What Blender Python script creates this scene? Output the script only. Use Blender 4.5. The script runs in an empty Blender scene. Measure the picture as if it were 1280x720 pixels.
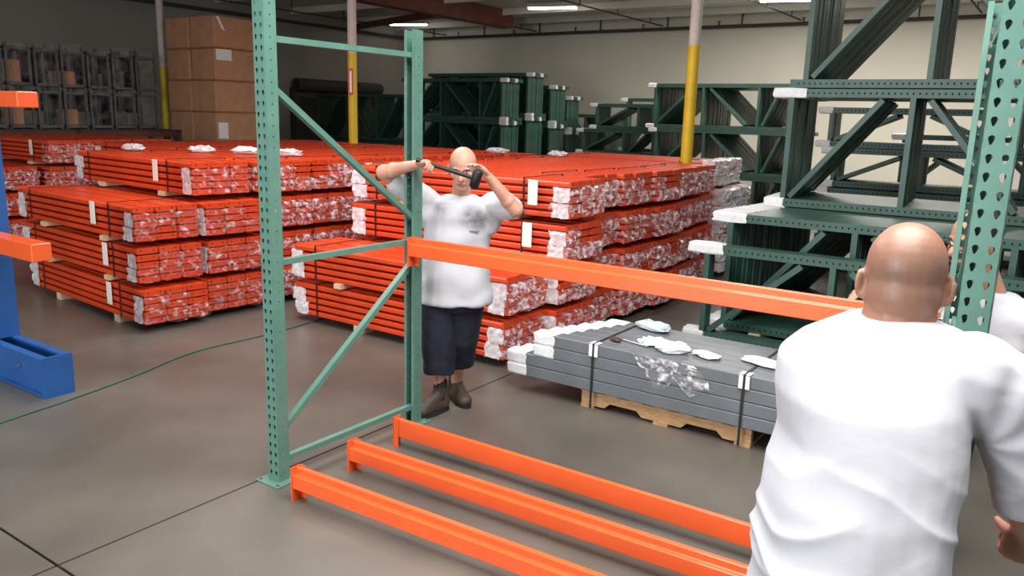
import bpy, bmesh, math, random
from math import sin, cos, pi, radians
from mathutils import Vector, Matrix, Quaternion, noise
random.seed(7)
SC = bpy.context.scene
COL = SC.collection

# ------------------------------------------------------------------ camera
FPX = 1006.13
CF = Vector((-0.552664, 0.807136, -0.207590)); CR = Vector((0.821401, 0.569658, 0.028098)); CU = Vector((-0.140935, 0.154986, 0.977812))
CP = Vector((3.30124, -2.60943, 1.95830))
cam = bpy.data.cameras.new('camera'); camo = bpy.data.objects.new('camera', cam); COL.objects.link(camo)
camo.matrix_world = Matrix(((CR.x, CU.x, -CF.x, CP.x), (CR.y, CU.y, -CF.y, CP.y), (CR.z, CU.z, -CF.z, CP.z), (0, 0, 0, 1)))
cam.sensor_width = 36; cam.lens = 36 * FPX / 1280; cam.clip_start = .05; cam.clip_end = 200
SC.camera = camo
# ------------------------------------------------------------------ world, lights, exposure
w = bpy.data.worlds.new('world'); SC.world = w; w.use_nodes = True
w.node_tree.nodes['Background'].inputs[0].default_value = (.93, .97, 1, 1)
w.node_tree.nodes['Background'].inputs[1].default_value = .36
def area(name, loc, target, sx, sy, power, col=(1, 1, 1)):
    l = bpy.data.lights.new(name, 'AREA'); l.shape = 'RECTANGLE'; l.size = sx; l.size_y = sy; l.energy = power; l.color = col
    o = bpy.data.objects.new(name, l); COL.objects.link(o); o.location = loc
    o.rotation_euler = (Vector(target) - Vector(loc)).to_track_quat('-Z', 'Y').to_euler()
    return o
area('skylight_daylight', (2.6, -.6, 4.60), (2.6, -.6, 0), 3.4, 4.2, 430, (1, .99, .97))
area('skylight_daylight', (-2.6, 2.4, 4.60), (-2.6, 2.4, 0), 2.2, 3.0, 170, (1, .99, .97))
area('skylight_daylight', (-.6, 13.2, 4.60), (-.6, 13.2, 0), 6.0, 2.4, 560, (1, .96, .88))
area('dock_door_daylight', (-1.0, -8.6, 2.4), (0, 2.0, .9), 4.2, 3.6, 430, (.95, .98, 1))
SC.view_settings.view_transform = 'Standard'; SC.view_settings.look = 'None'
SC.view_settings.exposure = 0.28; SC.view_settings.gamma = 1; SC.view_settings.use_curve_mapping = False

# ------------------------------------------------------------------ materials
def mat(name, col, rough=.5, metal=0, var=.12, scale=6, bump=0, bscale=60, spec=.5, col2=None, stretch=None, coat=0, sss=0):
    m = bpy.data.materials.new(name); m.use_nodes = True
    nt = m.node_tree; b = nt.nodes['Principled BSDF']
    tc = nt.nodes.new('ShaderNodeTexCoord'); mp = nt.nodes.new('ShaderNodeMapping')
    nt.links.new(tc.outputs['Object'], mp.inputs[0])
    if stretch: mp.inputs['Scale'].default_value = stretch
    n = nt.nodes.new('ShaderNodeTexNoise'); n.inputs['Scale'].default_value = scale; n.inputs['Detail'].default_value = 4
    nt.links.new(mp.outputs[0], n.inputs['Vector'])
    r = nt.nodes.new('ShaderNodeValToRGB')
    c2 = col2 or tuple(max(0, c * (1 - 2 * var)) for c in col)
    r.color_ramp.elements[0].position = .3; r.color_ramp.elements[1].position = .7
    r.color_ramp.elements[0].color = (*c2, 1); r.color_ramp.elements[1].color = (*col, 1)
    nt.links.new(n.outputs['Fac'], r.inputs[0]); nt.links.new(r.outputs[0], b.inputs['Base Color'])
    b.inputs['Roughness'].default_value = rough; b.inputs['Metallic'].default_value = metal
    b.inputs['Specular IOR Level'].default_value = spec; b.inputs['Coat Weight'].default_value = coat
    if sss:
        b.inputs['Subsurface Weight'].default_value = sss; b.inputs['Subsurface Radius'].default_value = (.012, .005, .003)
    if bump:
        n2 = nt.nodes.new('ShaderNodeTexNoise'); n2.inputs['Scale'].default_value = bscale; n2.inputs['Detail'].default_value = 3
        nt.links.new(mp.outputs[0], n2.inputs['Vector'])
        bp = nt.nodes.new('ShaderNodeBump'); bp.inputs['Strength'].default_value = bump; bp.inputs['Distance'].default_value = .01
        nt.links.new(n2.outputs['Fac'], bp.inputs['Height']); nt.links.new(bp.outputs[0], b.inputs['Normal'])
    return m
def emis(name, col, s):
    m = bpy.data.materials.new(name); m.use_nodes = True
    b = m.node_tree.nodes['Principled BSDF']; b.inputs['Emission Color'].default_value = (*col, 1); b.inputs['Emission Strength'].default_value = s
    return m
def plastic(name, lo, hi, scale, col=(.9, .87, .9), f0=.35, f1=.65):
    m = bpy.data.materials.new(name); m.use_nodes = True
    nt = m.node_tree; b = nt.nodes['Principled BSDF']; out = nt.nodes['Material Output']
    b.inputs['Base Color'].default_value = (*col, 1); b.inputs['Roughness'].default_value = .22
    tr = nt.nodes.new('ShaderNodeBsdfTransparent'); mx = nt.nodes.new('ShaderNodeMixShader')
    g = nt.nodes.new('ShaderNodeNewGeometry'); n = nt.nodes.new('ShaderNodeTexNoise'); n.inputs['Scale'].default_value = scale; n.inputs['Detail'].default_value = 2
    nt.links.new(g.outputs['Position'], n.inputs['Vector'])
    r = nt.nodes.new('ShaderNodeMapRange'); r.inputs['From Min'].default_value = f0; r.inputs['From Max'].default_value = f1
    r.inputs['To Min'].default_value = lo; r.inputs['To Max'].default_value = hi
    nt.links.new(n.outputs['Fac'], r.inputs['Value']); nt.links.new(r.outputs[0], mx.inputs[0])
    nt.links.new(tr.outputs[0], mx.inputs[1]); nt.links.new(b.outputs[0], mx.inputs[2]); nt.links.new(mx.outputs[0], out.inputs[0])
    return m
M = {}
M['concrete'] = mat('concrete', (.150, .134, .113), .36, var=.20, scale=1.1, bump=.04, bscale=30, spec=.45)
M['joint'] = mat('joint', (.03, .028, .025), .9)
M['wall'] = mat('wall_paint', (.72, .68, .58), .8, var=.04, scale=.8)
M['wall_left'] = mat('wall_paint_shaded', (.34, .32, .29), .85, var=.06, scale=.6)  # same paint as the back wall, darkened because less light reaches it
M['ceiling'] = mat('ceiling_deck', (.72, .70, .64), .8, var=.06, scale=.8)
M['purlin'] = mat('purlin', (.06, .055, .05), .8)
M['glulam'] = mat('glulam', (.20, .05, .032), .6, var=.2, scale=3)
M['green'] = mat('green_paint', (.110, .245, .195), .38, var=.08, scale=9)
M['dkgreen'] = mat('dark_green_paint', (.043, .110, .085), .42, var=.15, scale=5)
M['hole'] = mat('hole_dark', (.006, .008, .008), .9)
M['orange'] = mat('orange_paint', (.90, .125, .028), .30, var=.05, scale=4, coat=.2)
M['orange_b'] = mat('orange_paint_stacked', (.76, .072, .016), .38, var=.13, scale=2.5)
M['blue'] = mat('blue_paint', (.022, .11, .36), .4, var=.1, scale=6)
M['grey_steel'] = mat('grey_paint', (.150, .168, .185), .4, var=.1, scale=5)
M['rack_grey'] = mat('rack_grey', (.10, .105, .105), .5, var=.2, scale=8)
M['wood'] = mat('pallet_wood', (.62, .37, .18), .75, var=.22, scale=14, stretch=(1, 8, 8))
M['wood_pale'] = mat('pale_timber', (.75, .58, .36), .75, var=.12, scale=20)
M['tag'] = mat('paper_tag', (.88, .85, .76), .8, var=.03)
M['paper'] = mat('white_paper', (.85, .85, .86), .8, var=.08, scale=30)
M['foam'] = mat('white_foam', (.84, .86, .88), .7, var=.08, scale=20, bump=.3, bscale=50)
M['strap'] = mat('black_strap', (.012, .012, .014), .5)
M['card'] = mat('cardboard', (.50, .26, .14), .8, var=.1, scale=5)
M['card_tape'] = mat('packing_tape', (.38, .22, .12), .35)
M['pole_white'] = mat('pole_white', (.62, .58, .52), .6, var=.06)
M['pole_yellow'] = mat('pole_yellow', (.75, .53, .015), .45, var=.08)
M['red'] = mat('label_red', (.6, .05, .04), .5)
M['skin1'] = mat('skin_tan', (.38, .185, .118), .42, var=.08, scale=9, sss=.12, col2=(.31, .14, .088), bump=.05, bscale=120)
M['skin2'] = mat('skin_pale', (.66, .36, .26), .5, var=.08, scale=9, sss=.12, col2=(.56, .27, .19))
M['skin3'] = mat('skin_brown', (.45, .22, .14), .5, var=.08, scale=9, sss=.12)
M['tee'] = mat('white_cotton', (.47, .47, .51), .85, var=.03, scale=4, bump=.12, bscale=25)
M['tee2'] = mat('pale_grey_cotton', (.60, .61, .66), .85, var=.06, scale=4, bump=.12, bscale=25)
def stain(m, spots, col):
    nt = m.node_tree; b = nt.nodes['Principled BSDF']; src = b.inputs['Base Color'].links[0].from_socket
    tc = nt.nodes.new('ShaderNodeTexCoord'); nz = nt.nodes.new('ShaderNodeTexNoise'); nz.inputs['Scale'].default_value = 22
    nt.links.new(tc.outputs['Object'], nz.inputs['Vector'])
    for c, rad, amt in spots:
        sb = nt.nodes.new('ShaderNodeVectorMath'); sb.operation = 'DISTANCE'; sb.inputs[1].default_value = c; nt.links.new(tc.outputs['Object'], sb.inputs[0])
        mr = nt.nodes.new('ShaderNodeMapRange'); mr.inputs['From Min'].default_value = 0; mr.inputs['From Max'].default_value = rad; mr.inputs['To Min'].default_value = amt; mr.inputs['To Max'].default_value = 0
        nt.links.new(sb.outputs['Value'], mr.inputs['Value'])
        mu = nt.nodes.new('ShaderNodeMath'); mu.operation = 'MULTIPLY'; nt.links.new(mr.outputs[0], mu.inputs[0]); nt.links.new(nz.outputs['Fac'], mu.inputs[1])
        mx = nt.nodes.new('ShaderNodeMix'); mx.data_type = 'RGBA'; nt.links.new(mu.outputs[0], mx.inputs['Factor']); nt.links.new(src, mx.inputs['A']); mx.inputs['B'].default_value = (*col, 1)
        src = mx.outputs['Result']
    nt.links.new(src, b.inputs['Base Color'])
M['tee_dirt'] = mat('tee_dirt', (.25, .25, .27), .9)
M['navy'] = mat('navy_cloth', (.010, .013, .030), .85, var=.2, scale=7, bump=.2, bscale=30)
M['denim'] = mat('dark_denim', (.02, .026, .045), .85, var=.2, scale=7, bump=.2, bscale=30)
M['boot'] = mat('boot_leather', (.075, .050, .036), .6, var=.25, scale=12)
M['sole'] = mat('boot_sole', (.015, .013, .012), .8)
M['sock'] = mat('dark_sock', (.02, .02, .022), .9)
M['rubber'] = mat('black_rubber', (.010, .010, .011), .5)
M['hair'] = mat('dark_hair', (.014, .010, .008), .7, var=.3, scale=60, bump=.4, bscale=150)
M['eye'] = mat('eye_white', (.75, .73, .7), .2, var=.02)
M['iris'] = mat('iris_dark', (.02, .012, .008), .2)
M['lip'] = mat('lip', (.42, .14, .11), .5)
M['tube'] = emis('tube_light', (1, .95, .85), 14.0)
M['cord'] = mat('green_cord', (.02, .13, .075), .6)
M['chrome'] = mat('steel', (.5, .5, .5), .3, metal=.9)
M['brown'] = mat('brown_leather', (.10, .04, .018), .6, var=.3, scale=30)
M['bluebag'] = mat('blue_bag', (.62, .72, .80), .35, var=.12, scale=30, bump=.5, bscale=60)
M['plastic'] = plastic('clear_plastic', .05, .72, 20, (.88, .84, .88), .47, .68)  # white noise patches paint highlight smears into both clear wraps
M['plastic_c'] = plastic('thin_clear_plastic', .03, .55, 16, (.8, .75, .8), .53, .74)
M['plastic_w'] = plastic('milky_plastic', .55, .95, 18)
M['plastic_d'] = plastic('dusty_plastic', .0, .13, 9, (.55, .55, .55))
M['dirty'] = mat('door_dark', (.085, .08, .075), .7)

# ------------------------------------------------------------------ helpers
class MB:
    def __init__(s): s.v = []; s.f = []; s.mi = []; s.sm = []
    def add(s, vs, fs, mi=0, sm=False):
        o = len(s.v); s.v += [Vector(v) for v in vs]
        for f in fs: s.f.append([i + o for i in f]); s.mi.append(mi); s.sm.append(sm)
    def box(s, x0, x1, y0, y1, z0, z1, mi=0, mx=None):
        vs = [Vector((x, y, z)) for z in (z0, z1) for y in (y0, y1) for x in (x0, x1)]
        if mx: vs = [mx @ v for v in vs]
        s.add(vs, [(0, 2, 3, 1), (4, 5, 7, 6), (0, 1, 5, 4), (2, 6, 7, 3), (0, 4, 6, 2), (1, 3, 7, 5)], mi)
    def cbox(s, x0, x1, y0, y1, z0, z1, c=.004, mi=0):
        # chamfered box (edges along z and top)
        P = [(x0 + c, y0), (x1 - c, y0), (x1, y0 + c), (x1, y1 - c), (x1 - c, y1), (x0 + c, y1), (x0, y1 - c), (x0, y0 + c)]
        cx, cy = (x0 + x1) / 2, (y0 + y1) / 2
        sx, sy = ((x1 - x0) / 2 - c) / ((x1 - x0) / 2), ((y1 - y0) / 2 - c) / ((y1 - y0) / 2)
        Q = [(cx + (x - cx) * sx, cy + (y - cy) * sy) for x, y in P]
        vs = [(x, y, z0) for x, y in Q] + [(x, y, z0 + c) for x, y in P] + [(x, y, z1 - c) for x, y in P] + [(x, y, z1) for x, y in Q]
        fs = [tuple(range(7, -1, -1)), tuple(range(24, 32))]
        for k in range(3):
            for i in range(8): fs.append((k * 8 + i, k * 8 + (i + 1) % 8, k * 8 + 8 + (i + 1) % 8, k * 8 + 8 + i))
        s.add(vs, fs, mi)
    def bar(s, a, b, w, h, up=Vector((0, 0, 1)), mi=0):
        a, b = Vector(a), Vector(b); d = (b - a).normalized(); r = d.cross(up)
        if r.length < 1e-4: r = d.cross(Vector((0, 1, 0)))
        r.normalize(); u = r.cross(d)
        vs = [p + r * (i * w / 2) + u * (j * h / 2) for p in (a, b) for i, j in ((-1, -1), (1, -1), (1, 1), (-1, 1))]
        s.add(vs, [(3, 2, 1, 0), (4, 5, 6, 7), (0, 1, 5, 4), (1, 2, 6, 5), (2, 3, 7, 6), (3, 0, 4, 7)], mi)
    def tube(s, pts, rad, n=10, mi=0, caps=True):
        pts = [Vector(p) for p in pts]; rad = rad if isinstance(rad, (list, tuple)) else [rad] * len(pts)
        vs = []; fs = []; pr = None
        for i, p in enumerate(pts):
            d = (pts[min(i + 1, len(pts) - 1)] - pts[max(i - 1, 0)]).normalized()
            if pr is None: r = d.orthogonal().normalized()
            else:
                r = pr - d * pr.dot(d); r.normalize()
            pr = r; u = d.cross(r)
            for k in range(n): vs.append(p + (r * cos(2 * pi * k / n) + u * sin(2 * pi * k / n)) * rad[i])
        for i in range(len(pts) - 1):
            for k in range(n): fs.append((i * n + k, i * n + (k + 1) % n, (i + 1) * n + (k + 1) % n, (i + 1) * n + k))
        s.add(vs, fs, mi, True)
        if caps:
            s.add(vs[:n], [tuple(range(n - 1, -1, -1))], mi); s.add(vs[-n:], [tuple(range(n))], mi)
    def ell(s, c, rad, ax=None, n=16, m=10, mi=0, e=1.0):
        c = Vector(c); ax = ax or (Vector((1, 0, 0)), Vector((0, 1, 0)), Vector((0, 0, 1)))
        vs = []; fs = []
        sg = lambda t: math.copysign(abs(t) ** e, t)
        for j in range(1, m):
            th = pi * j / m
            for i in range(n):
                ph = 2 * pi * i / n
                vs.append(c + ax[0] * (rad[0] * sg(sin(th)) * sg(cos(ph))) + ax[1] * (rad[1] * sg(sin(th)) * sg(sin(ph))) + ax[2] * (rad[2] * sg(cos(th))))
        t = len(vs); vs += [c + ax[2] * rad[2], c - ax[2] * rad[2]]
        for j in range(m - 2):
            for i in range(n): fs.append((j * n + i, (j + 1) * n + i, (j + 1) * n + (i + 1) % n, j * n + (i + 1) % n))
        for i in range(n): fs.append((t, i, (i + 1) % n)); fs.append((t + 1, (m - 2) * n + (i + 1) % n, (m - 2) * n + i))
        s.add(vs, fs, mi, True)
    def cap(s, a, b, ra, rb, n=12, mi=0):           # tapered limb with round ends
        a, b = Vector(a), Vector(b); d = (b - a); L = d.length
        if L < 1e-6: return
        d.normalize(); pts = []; rr = []
        for t in (-90, -60, -30, 0): pts.append(a + d * ra * sin(radians(t))); rr.append(max(ra * cos(radians(t)), 1e-4))
        for t in (0, 30, 60, 90): pts.append(b + d * rb * sin(radians(t))); rr.append(max(rb * cos(radians(t)), 1e-4))
        s.tube(pts, rr, n, mi)
    def loft(s, rings, n=24, mi=0):                 # rings: (centre, ax_side, ax_front, rs, rf)
        vs = []; fs = []
        for c, a, b, ra, rb in rings:
            for k in range(n):
                t = 2 * pi * k / n; ct, st = cos(t), sin(t); e = .85
                vs.append(Vector(c) + a * (ra * math.copysign(abs(ct) ** e, ct)) + b * (rb * math.copysign(abs(st) ** e, st)))
        for i in range(len(rings) - 1):
            for k in range(n): fs.append((i * n + k, i * n + (k + 1) % n, (i + 1) * n + (k + 1) % n, (i + 1) * n + k))
        fs.append(tuple(range(n - 1, -1, -1))); fs.append(tuple(range((len(rings) - 1) * n, len(rings) * n)))
        s.add(vs, fs, mi, True)
    def mesh(s, name, mats):
        me = bpy.data.meshes.new(name); me.from_pydata([tuple(v) for v in s.v], [], s.f)
        for m in (mats if isinstance(mats, (list, tuple)) else [mats]): me.materials.append(m)
        me.polygons.foreach_set('material_index', s.mi); me.polygons.foreach_set('use_smooth', s.sm); me.update()
        return me
    def build(s, name, mats, parent=None, loc=None, rotz=0):
        return mk(name, s.mesh(name, mats), parent, loc, rotz)
def mk(name, me, parent=None, loc=None, rotz=0):
    o = bpy.data.objects.new(name, me); COL.objects.link(o)
    if parent: o.parent = parent
    if loc is not None: o.location = loc
    if rotz: o.rotation_euler = (0, 0, rotz)
    return o
def tag(o, label, cat, group=None, kind=None):
    if label: o['label'] = label
    if cat: o['category'] = cat
    if group: o['group'] = group
    if kind: o['kind'] = kind
    return o
def thing(name, label, cat, loc=(0, 0, 0), rotz=0, group=None):
    return tag(mk(name, None, None, loc, rotz), label, cat, group)
def struct(o): o['kind'] = 'structure'; return o
def pt(px, py, d): return CP + (CF + CR * ((px - 640) / FPX) + CU * ((360 - py) / FPX)) * d
def bake(o):                                        # freeze modifiers into the mesh
    dg = bpy.context.evaluated_depsgraph_get(); dg.update()
    me = bpy.data.meshes.new_from_object(o.evaluated_get(dg)); o.modifiers.clear(); old = o.data; o.data = me
    return o
def remesh(o, vox, smooth=6, keep_smooth=True):
    m = o.modifiers.new('r', 'REMESH'); m.mode = 'VOXEL'; m.voxel_size = vox; m.use_smooth_shade = True
    if smooth:
        s = o.modifiers.new('s', 'SMOOTH'); s.iterations = smooth; s.factor = .5
    return bake(o)

# ------------------------------------------------------------------ the building
XL, YB, ZC = -15.0, 18.0, 4.72
b = MB(); b.box(XL - .2, 12, -10, YB + .2, -.12, -.030)
fl = struct(b.build('floor', M['joint']))
xs = [-15, -12.08, -6.08, -.08, 5.92, 12]; ys = [-10, -7.1, -1.1, 4.9, 10.9, 18]
for i in range(5):
    for j in range(5):
        b = MB(); b.box(xs[i] + .007, xs[i + 1] - .007, ys[j] + .007, ys[j + 1] - .007, -.03, 0); b.build('slab', M['concrete'], fl)
b = MB(); b.box(XL - .2, 12, YB, YB + .2, 0, ZC + .3); struct(b.build('wall_back', M['wall']))
b = MB(); b.box(XL - .2, XL, -10, YB, 0, ZC + .3); struct(b.build('wall_left', M['wall_left']))
SKY = ((2.6, -.6, 3.4, 4.2), (-2.6, 2.4, 2.2, 3.0), (-.6, 13.2, 6.0, 2.4))
b = MB(); b.box(XL - .2, 12, -10, YB + .2, ZC, ZC + .15); struct(b.build('ceiling', M['ceiling']))
for i, (x, y, sx, sy) in enumerate(SKY):            # skylight curbs round the daylight panels
    b = MB()
    for s in (-1, 1):
        b.box(x - sx / 2 - .06, x + sx / 2 + .06, y + s * sy / 2 - .03 + s * .04, y + s * sy / 2 + .03 + s * .04, ZC - .15, ZC)
        b.box(x + s * sx / 2 - .03 + s * .04, x + s * sx / 2 + .03 + s * .04, y - sy / 2, y + sy / 2, ZC - .15, ZC)
    o = struct(b.build('window_%d' % (i + 1), M['pole_white']))
    b = MB(); b.box(x - sx / 2, x + sx / 2, y - sy / 2, y + sy / 2, ZC - .035, ZC - .005); b.build('pane', M['pole_white'], o)
n = 0
for y in (8.2, 10.6, 13.0, 15.4, 17.2):             # purlins along the back
    b = MB(); b.box(XL, 12, y - .05, y + .05, ZC - .16, ZC); n += 1
    struct(b.build('trim_%d' % n, M['ceiling']))
for x in (-13.6, -10.2, -6.2, -2.6, 1.2):
    b = MB(); b.box(x - .012, x + .012, 7, YB, ZC - .30, ZC - .27); n += 1
    for k in range(6): b.box(x - .01, x + .01, 8.2 + k * 1.8, 8.22 + k * 1.8, ZC - .28, ZC)
    struct(b.build('trim_%d' % n, M['purlin']))
b = MB(); b.box(-9.9, -9.55, 3, 15.85, ZC - .44, ZC); n += 1
struct(b.build('trim_%d' % n, M['glulam']))
b = MB(); b.bar((-14.95, 15.4, ZC - .25), (-9.9, 13.6, ZC - .25), .12, .16); n += 1
struct(b.build('trim_%d' % n, M['glulam']))
b = MB()                                            # sprinkler pipe along back and left wall
b.tube([(XL + .15, 0, 4.34), (XL + .15, YB - .15, 4.34), (11, YB - .15, 4.34)], .045, 8)
for k in range(13): b.box(-14 + k * 2 - .012, -14 + k * 2 + .012, YB - .17, YB - .13, 4.34, ZC)
pp = tag(b.build('sprinkler_pipe', M['purlin']), 'dark sprinkler pipe running along the top of the walls', 'pipe')
for k in range(12):
    b = MB(); b.tube([(-13 + k * 2.1, YB - .15, 4.38), (-13 + k * 2.1, YB - .15, 4.47)], .02, 6); b.tube([(-13 + k * 2.1, YB - .15, 4.47), (-13 + k * 2.1, YB - .15, 4.48)], .05, 8)
    b.build('sprinkler_head', M['purlin'], pp)
for (x, y, lab) in ((-2.2, 15.6, 'added fill light fixture brightening the ceiling over the dark green frames'), (3.2, 15.6, 'added fill light fixture at the far right behind the green frames'), (-7.6, 14.7, 'lit ceiling light fixture nearer the right yellow pole'), (-13.6, 16.2, 'dim ceiling light fixture in the far left corner')):  # the fixtures by the green frames are added to brighten the ceiling
    t = thing('ceiling_light', lab, 'light', (x, y, ZC - .16), .25, 'ceiling light fixtures')
    b = MB(); b.box(-.62, .62, -.1, .1, .02, .10); b.build('housing', M['pole_white'], t)
    for s in (-1, 1):
        b = MB(); b.tube([(-.6, s * .05, 0), (.6, s * .05, 0)], .018, 8); b.build('tube', M['tube'], t)
# roll-up door in the left wall
b = MB(); b.box(XL + .01, XL + .06, 12.95, 16.1, 0, 2.55)
dr = struct(b.build('door_1', M['dirty']))
for k in range(24):
    b = MB(); b.box(XL + .06, XL + .075, 13.0, 16.05, .02 + k * .105, .115 + k * .105); b.build('slat', M['dirty'], dr)
b = MB(); b.tube([(XL + .22, 12.9, 2.68), (XL + .22, 16.2, 2.68)], .18, 14); b.build('roller_housing', M['purlin'], dr)
for y in (12.9, 16.1):
    b = MB(); b.box(XL + .01, XL + .12, y - .06, y + .06, 0, 2.6); b.build('door_rail', M['purlin'], dr)
# ------------------------------------------------------------------ columns
for (x, y, r, zt, lab, lbl) in ((-.74, 7.10, .072, 2.88, 'yellow and white steel column behind the right stack of orange beams', 0),
                             (-6.64, 7.10, .075, 2.90, 'yellow and white steel column seen through the green rack frame', 1),
                             (-11.97, 7.10, .070, 2.74, 'yellow and white steel column beside the cardboard boxes', 0)):
    t = thing('column', lab, 'column', (x, y, 0), 0, 'painted roof columns')
    b = MB(); b.tube([(0, 0, .02), (0, 0, zt)], r, 18); b.build('yellow_sleeve', M['pole_yellow'], t)
    b = MB(); b.tube([(0, 0, zt), (0, 0, ZC)], r * .98, 18); b.build('pipe', M['pole_white'], t)
    b = MB(); b.box(-.15, .15, -.15, .15, 0, .02); b.build('base_plate', M['pole_yellow'], t)
    b = MB(); b.box(-.16, .16, -.16, .16, ZC - .03, ZC); b.build('cap_plate', M['pole_white'], t)
    if lbl:
        d = Vector((CP.x - x, CP.y - y, 0)).normalized(); s = Vector((-d.y, d.x, 0)); c = d * (r + .002) - s * .03
        b = MB()
        b.bar(c + Vector((0, 0, 2.24)), c + Vector((0, 0, 2.66)), .012, .075, up=s); p = b.build('warning_label', M['red'], t)
        b = MB(); b.bar(c + d * .007 + Vector((0, 0, 2.28)), c + d * .007 + Vector((0, 0, 2.62)), .004, .035, up=s); b.build('label_panel', M['tag'], p)

# ------------------------------------------------------------------ bundles of orange beams
BL, RW, RH, NC, NR = 2.44, .205, .063, 3, 5
def beam_mesh():
    b = MB(); L = BL / 2
    prof = [(-.090, 0), (.090, 0), (.098, .008), (.098, .042), (.090, .050), (-.002, .050), (-.002, .044), (-.090, .044), (-.098, .036), (-.098, .008)]
    vs = [(x, y, z) for x in (-L + .01, L - .01) for y, z in prof]
    b.add(vs, [tuple(range(9, -1, -1)), tuple(range(10, 20))] + [(i, (i + 1) % 10, 10 + (i + 1) % 10, 10 + i) for i in range(10)])
    for s in (-1, 1):
        x0, x1 = (L - .012, L) if s > 0 else (-L, -L + .012)
        b.box(x0, x1, -.094, .094, .001, .052)
        X = s * (L + .001)
        for y in (-.06, .055):
            vs = [(X, y + .007 * cos(k * pi / 3), .032 + .007 * sin(k * pi / 3)) for k in range(6)]
            b.add(vs, [tuple(range(6)) if s > 0 else tuple(range(5, -1, -1))], 1)
    return b.mesh('beam', [M['orange_b'], M['hole']])
BEAM = beam_mesh()
def bag_mesh(seed, sx=.15, sy=.205, sz=.128, m=None):
    rnd = random.Random(seed); b = MB(); vs = []
    n = 14; prof = [(-sx, 1.0), (-sx * .55, 1.02), (-sx * .1, 1.05), (.02, 1.04), (.045, .8), (.05, .35)]
    for x, k in prof:
        for i in range(n):
            t = 2 * pi * i / n; e = .45
            cy, cz = math.copysign(abs(cos(t)) ** e, cos(t)), math.copysign(abs(sin(t)) ** e, sin(t))
            q = k * (1 + rnd.uniform(-.06, .09))
            vs.append((x + rnd.uniform(-.02, .02), cy * sy / 2 * q, cz * sz / 2 * q))
    fs = [(r * n + i, r * n + (i + 1) % n, (r + 1) * n + (i + 1) % n, (r + 1) * n + i) for r in range(len(prof) - 1) for i in range(n)]
    fs.append(tuple(range((len(prof) - 1) * n, len(prof) * n)))
    b.add(vs, fs); return b.mesh('plastic_wrap', m or M['plastic'])
BAGS = [bag_mesh(i) for i in range(6)]
BAGC = [bag_mesh(40 + i, m=M['plastic_c']) for i in range(5)]
BAGW = [bag_mesh(20 + i, m=M['plastic_w']) for i in range(5)]
b = MB(); b.box(-.045, .045, -.33, .33, -.045, 0); SPACER = b.mesh('wood_spacer', M['wood_pale'])
b = MB(); b.box(-.05, .05, -.30, .30, -.070, 0); SPACER0 = b.mesh('wood_spacer', M['wood_pale'])
HB = RH * NR
b = MB()
for (y0, y1, z0, z1) in ((-.313, -.309, -.002, HB), (.309, .313, -.002, HB), (-.313, .313, HB - .003, HB + .002)): b.box(-.008, .008, y0, y1, z0, z1)
STRAP = b.mesh('strap', M['strap'])
b = MB(); b.cbox(-.048, .048, -.328, -.322, -.105, .105, .003); TAG = b.mesh('paper_tag', M['tag'])
def patch_mesh(seed):
    rnd = random.Random(seed); b = MB(); vs = []; nx, nz = 6, 5
    for i in range(nx):
        for j in range(nz): vs.append((-.075 + .15 * i / (nx - 1) + rnd.uniform(-.012, .012), rnd.uniform(-.006, .003), -.062 + .124 * j / (nz - 1) + rnd.uniform(-.005, .005)))
    b.add(vs, [(i * nz + j, (i + 1) * nz + j, (i + 1) * nz + j + 1, i * nz + j + 1) for i in range(nx - 1) for j in range(nz - 1)]); return b.mesh('plastic_wrap', M['plastic_w'])
PATCH = [patch_mesh(i) for i in range(5)]
def bundle(x, y, z, rz, label, base=False, right='p', left=None, tagx=None, strap=True, jit=.012, spx=(-.62, .66)):
    t = thing('beam_bundle', label, 'beam bundle', (x, y, z), rz, 'bundles of orange beams')
    for r in range(NR):
        for c in range(NC):
            jx = random.uniform(-jit, jit) + (random.uniform(-.03, .03) if right == 'w' else 0)
            mk('beam', BEAM, t, (jx, (c - 1) * RW + random.uniform(-.003, .003), r * RH))
    for s, k in ((1, right), (-1, left)):
        if not k: continue
        for c in range(NC):
            for r in (0, 2):
                if k in 'pc' and random.random() < .12: continue
                o = mk('plastic_wrap', random.choice(BAGW if k in 'wh' else BAGC if k == 'c' else BAGS), t,
                       (s * (BL / 2 + random.uniform(-.03, .02)), (c - 1) * RW, r * RH + .065 + random.uniform(-.006, .006)), 0 if s > 0 else pi)
            if k == 'w': mk('plastic_wrap', random.choice(BAGW), t, (s * BL / 2, (c - 1) * RW, 4 * RH + .02), 0)
    if left == 'h':
        for s in (-1, 1):
            for r in (0, 2): mk('plastic_wrap', random.choice(PATCH), t, (s * (BL / 2 - .085 + random.uniform(-.02, .02)), -.313, r * RH + .064))
    for sx in spx: mk('wood_spacer', SPACER0 if base else SPACER, t, (sx, 0, 0))
    if strap:
        for sx in (-.92, .78): mk('strap', STRAP, t, (sx, 0, 0))
    if tagx is not None: mk('paper_tag', TAG, t, (tagx, 0, HB * .62))
    return t
Z0, DZ = .072, .361
LAY = ['bottom', 'second', 'third', 'top']
ORD = ['front', 'second', 'third', 'fourth', 'fifth', 'sixth', 'seventh', 'eighth', 'ninth']
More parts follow.
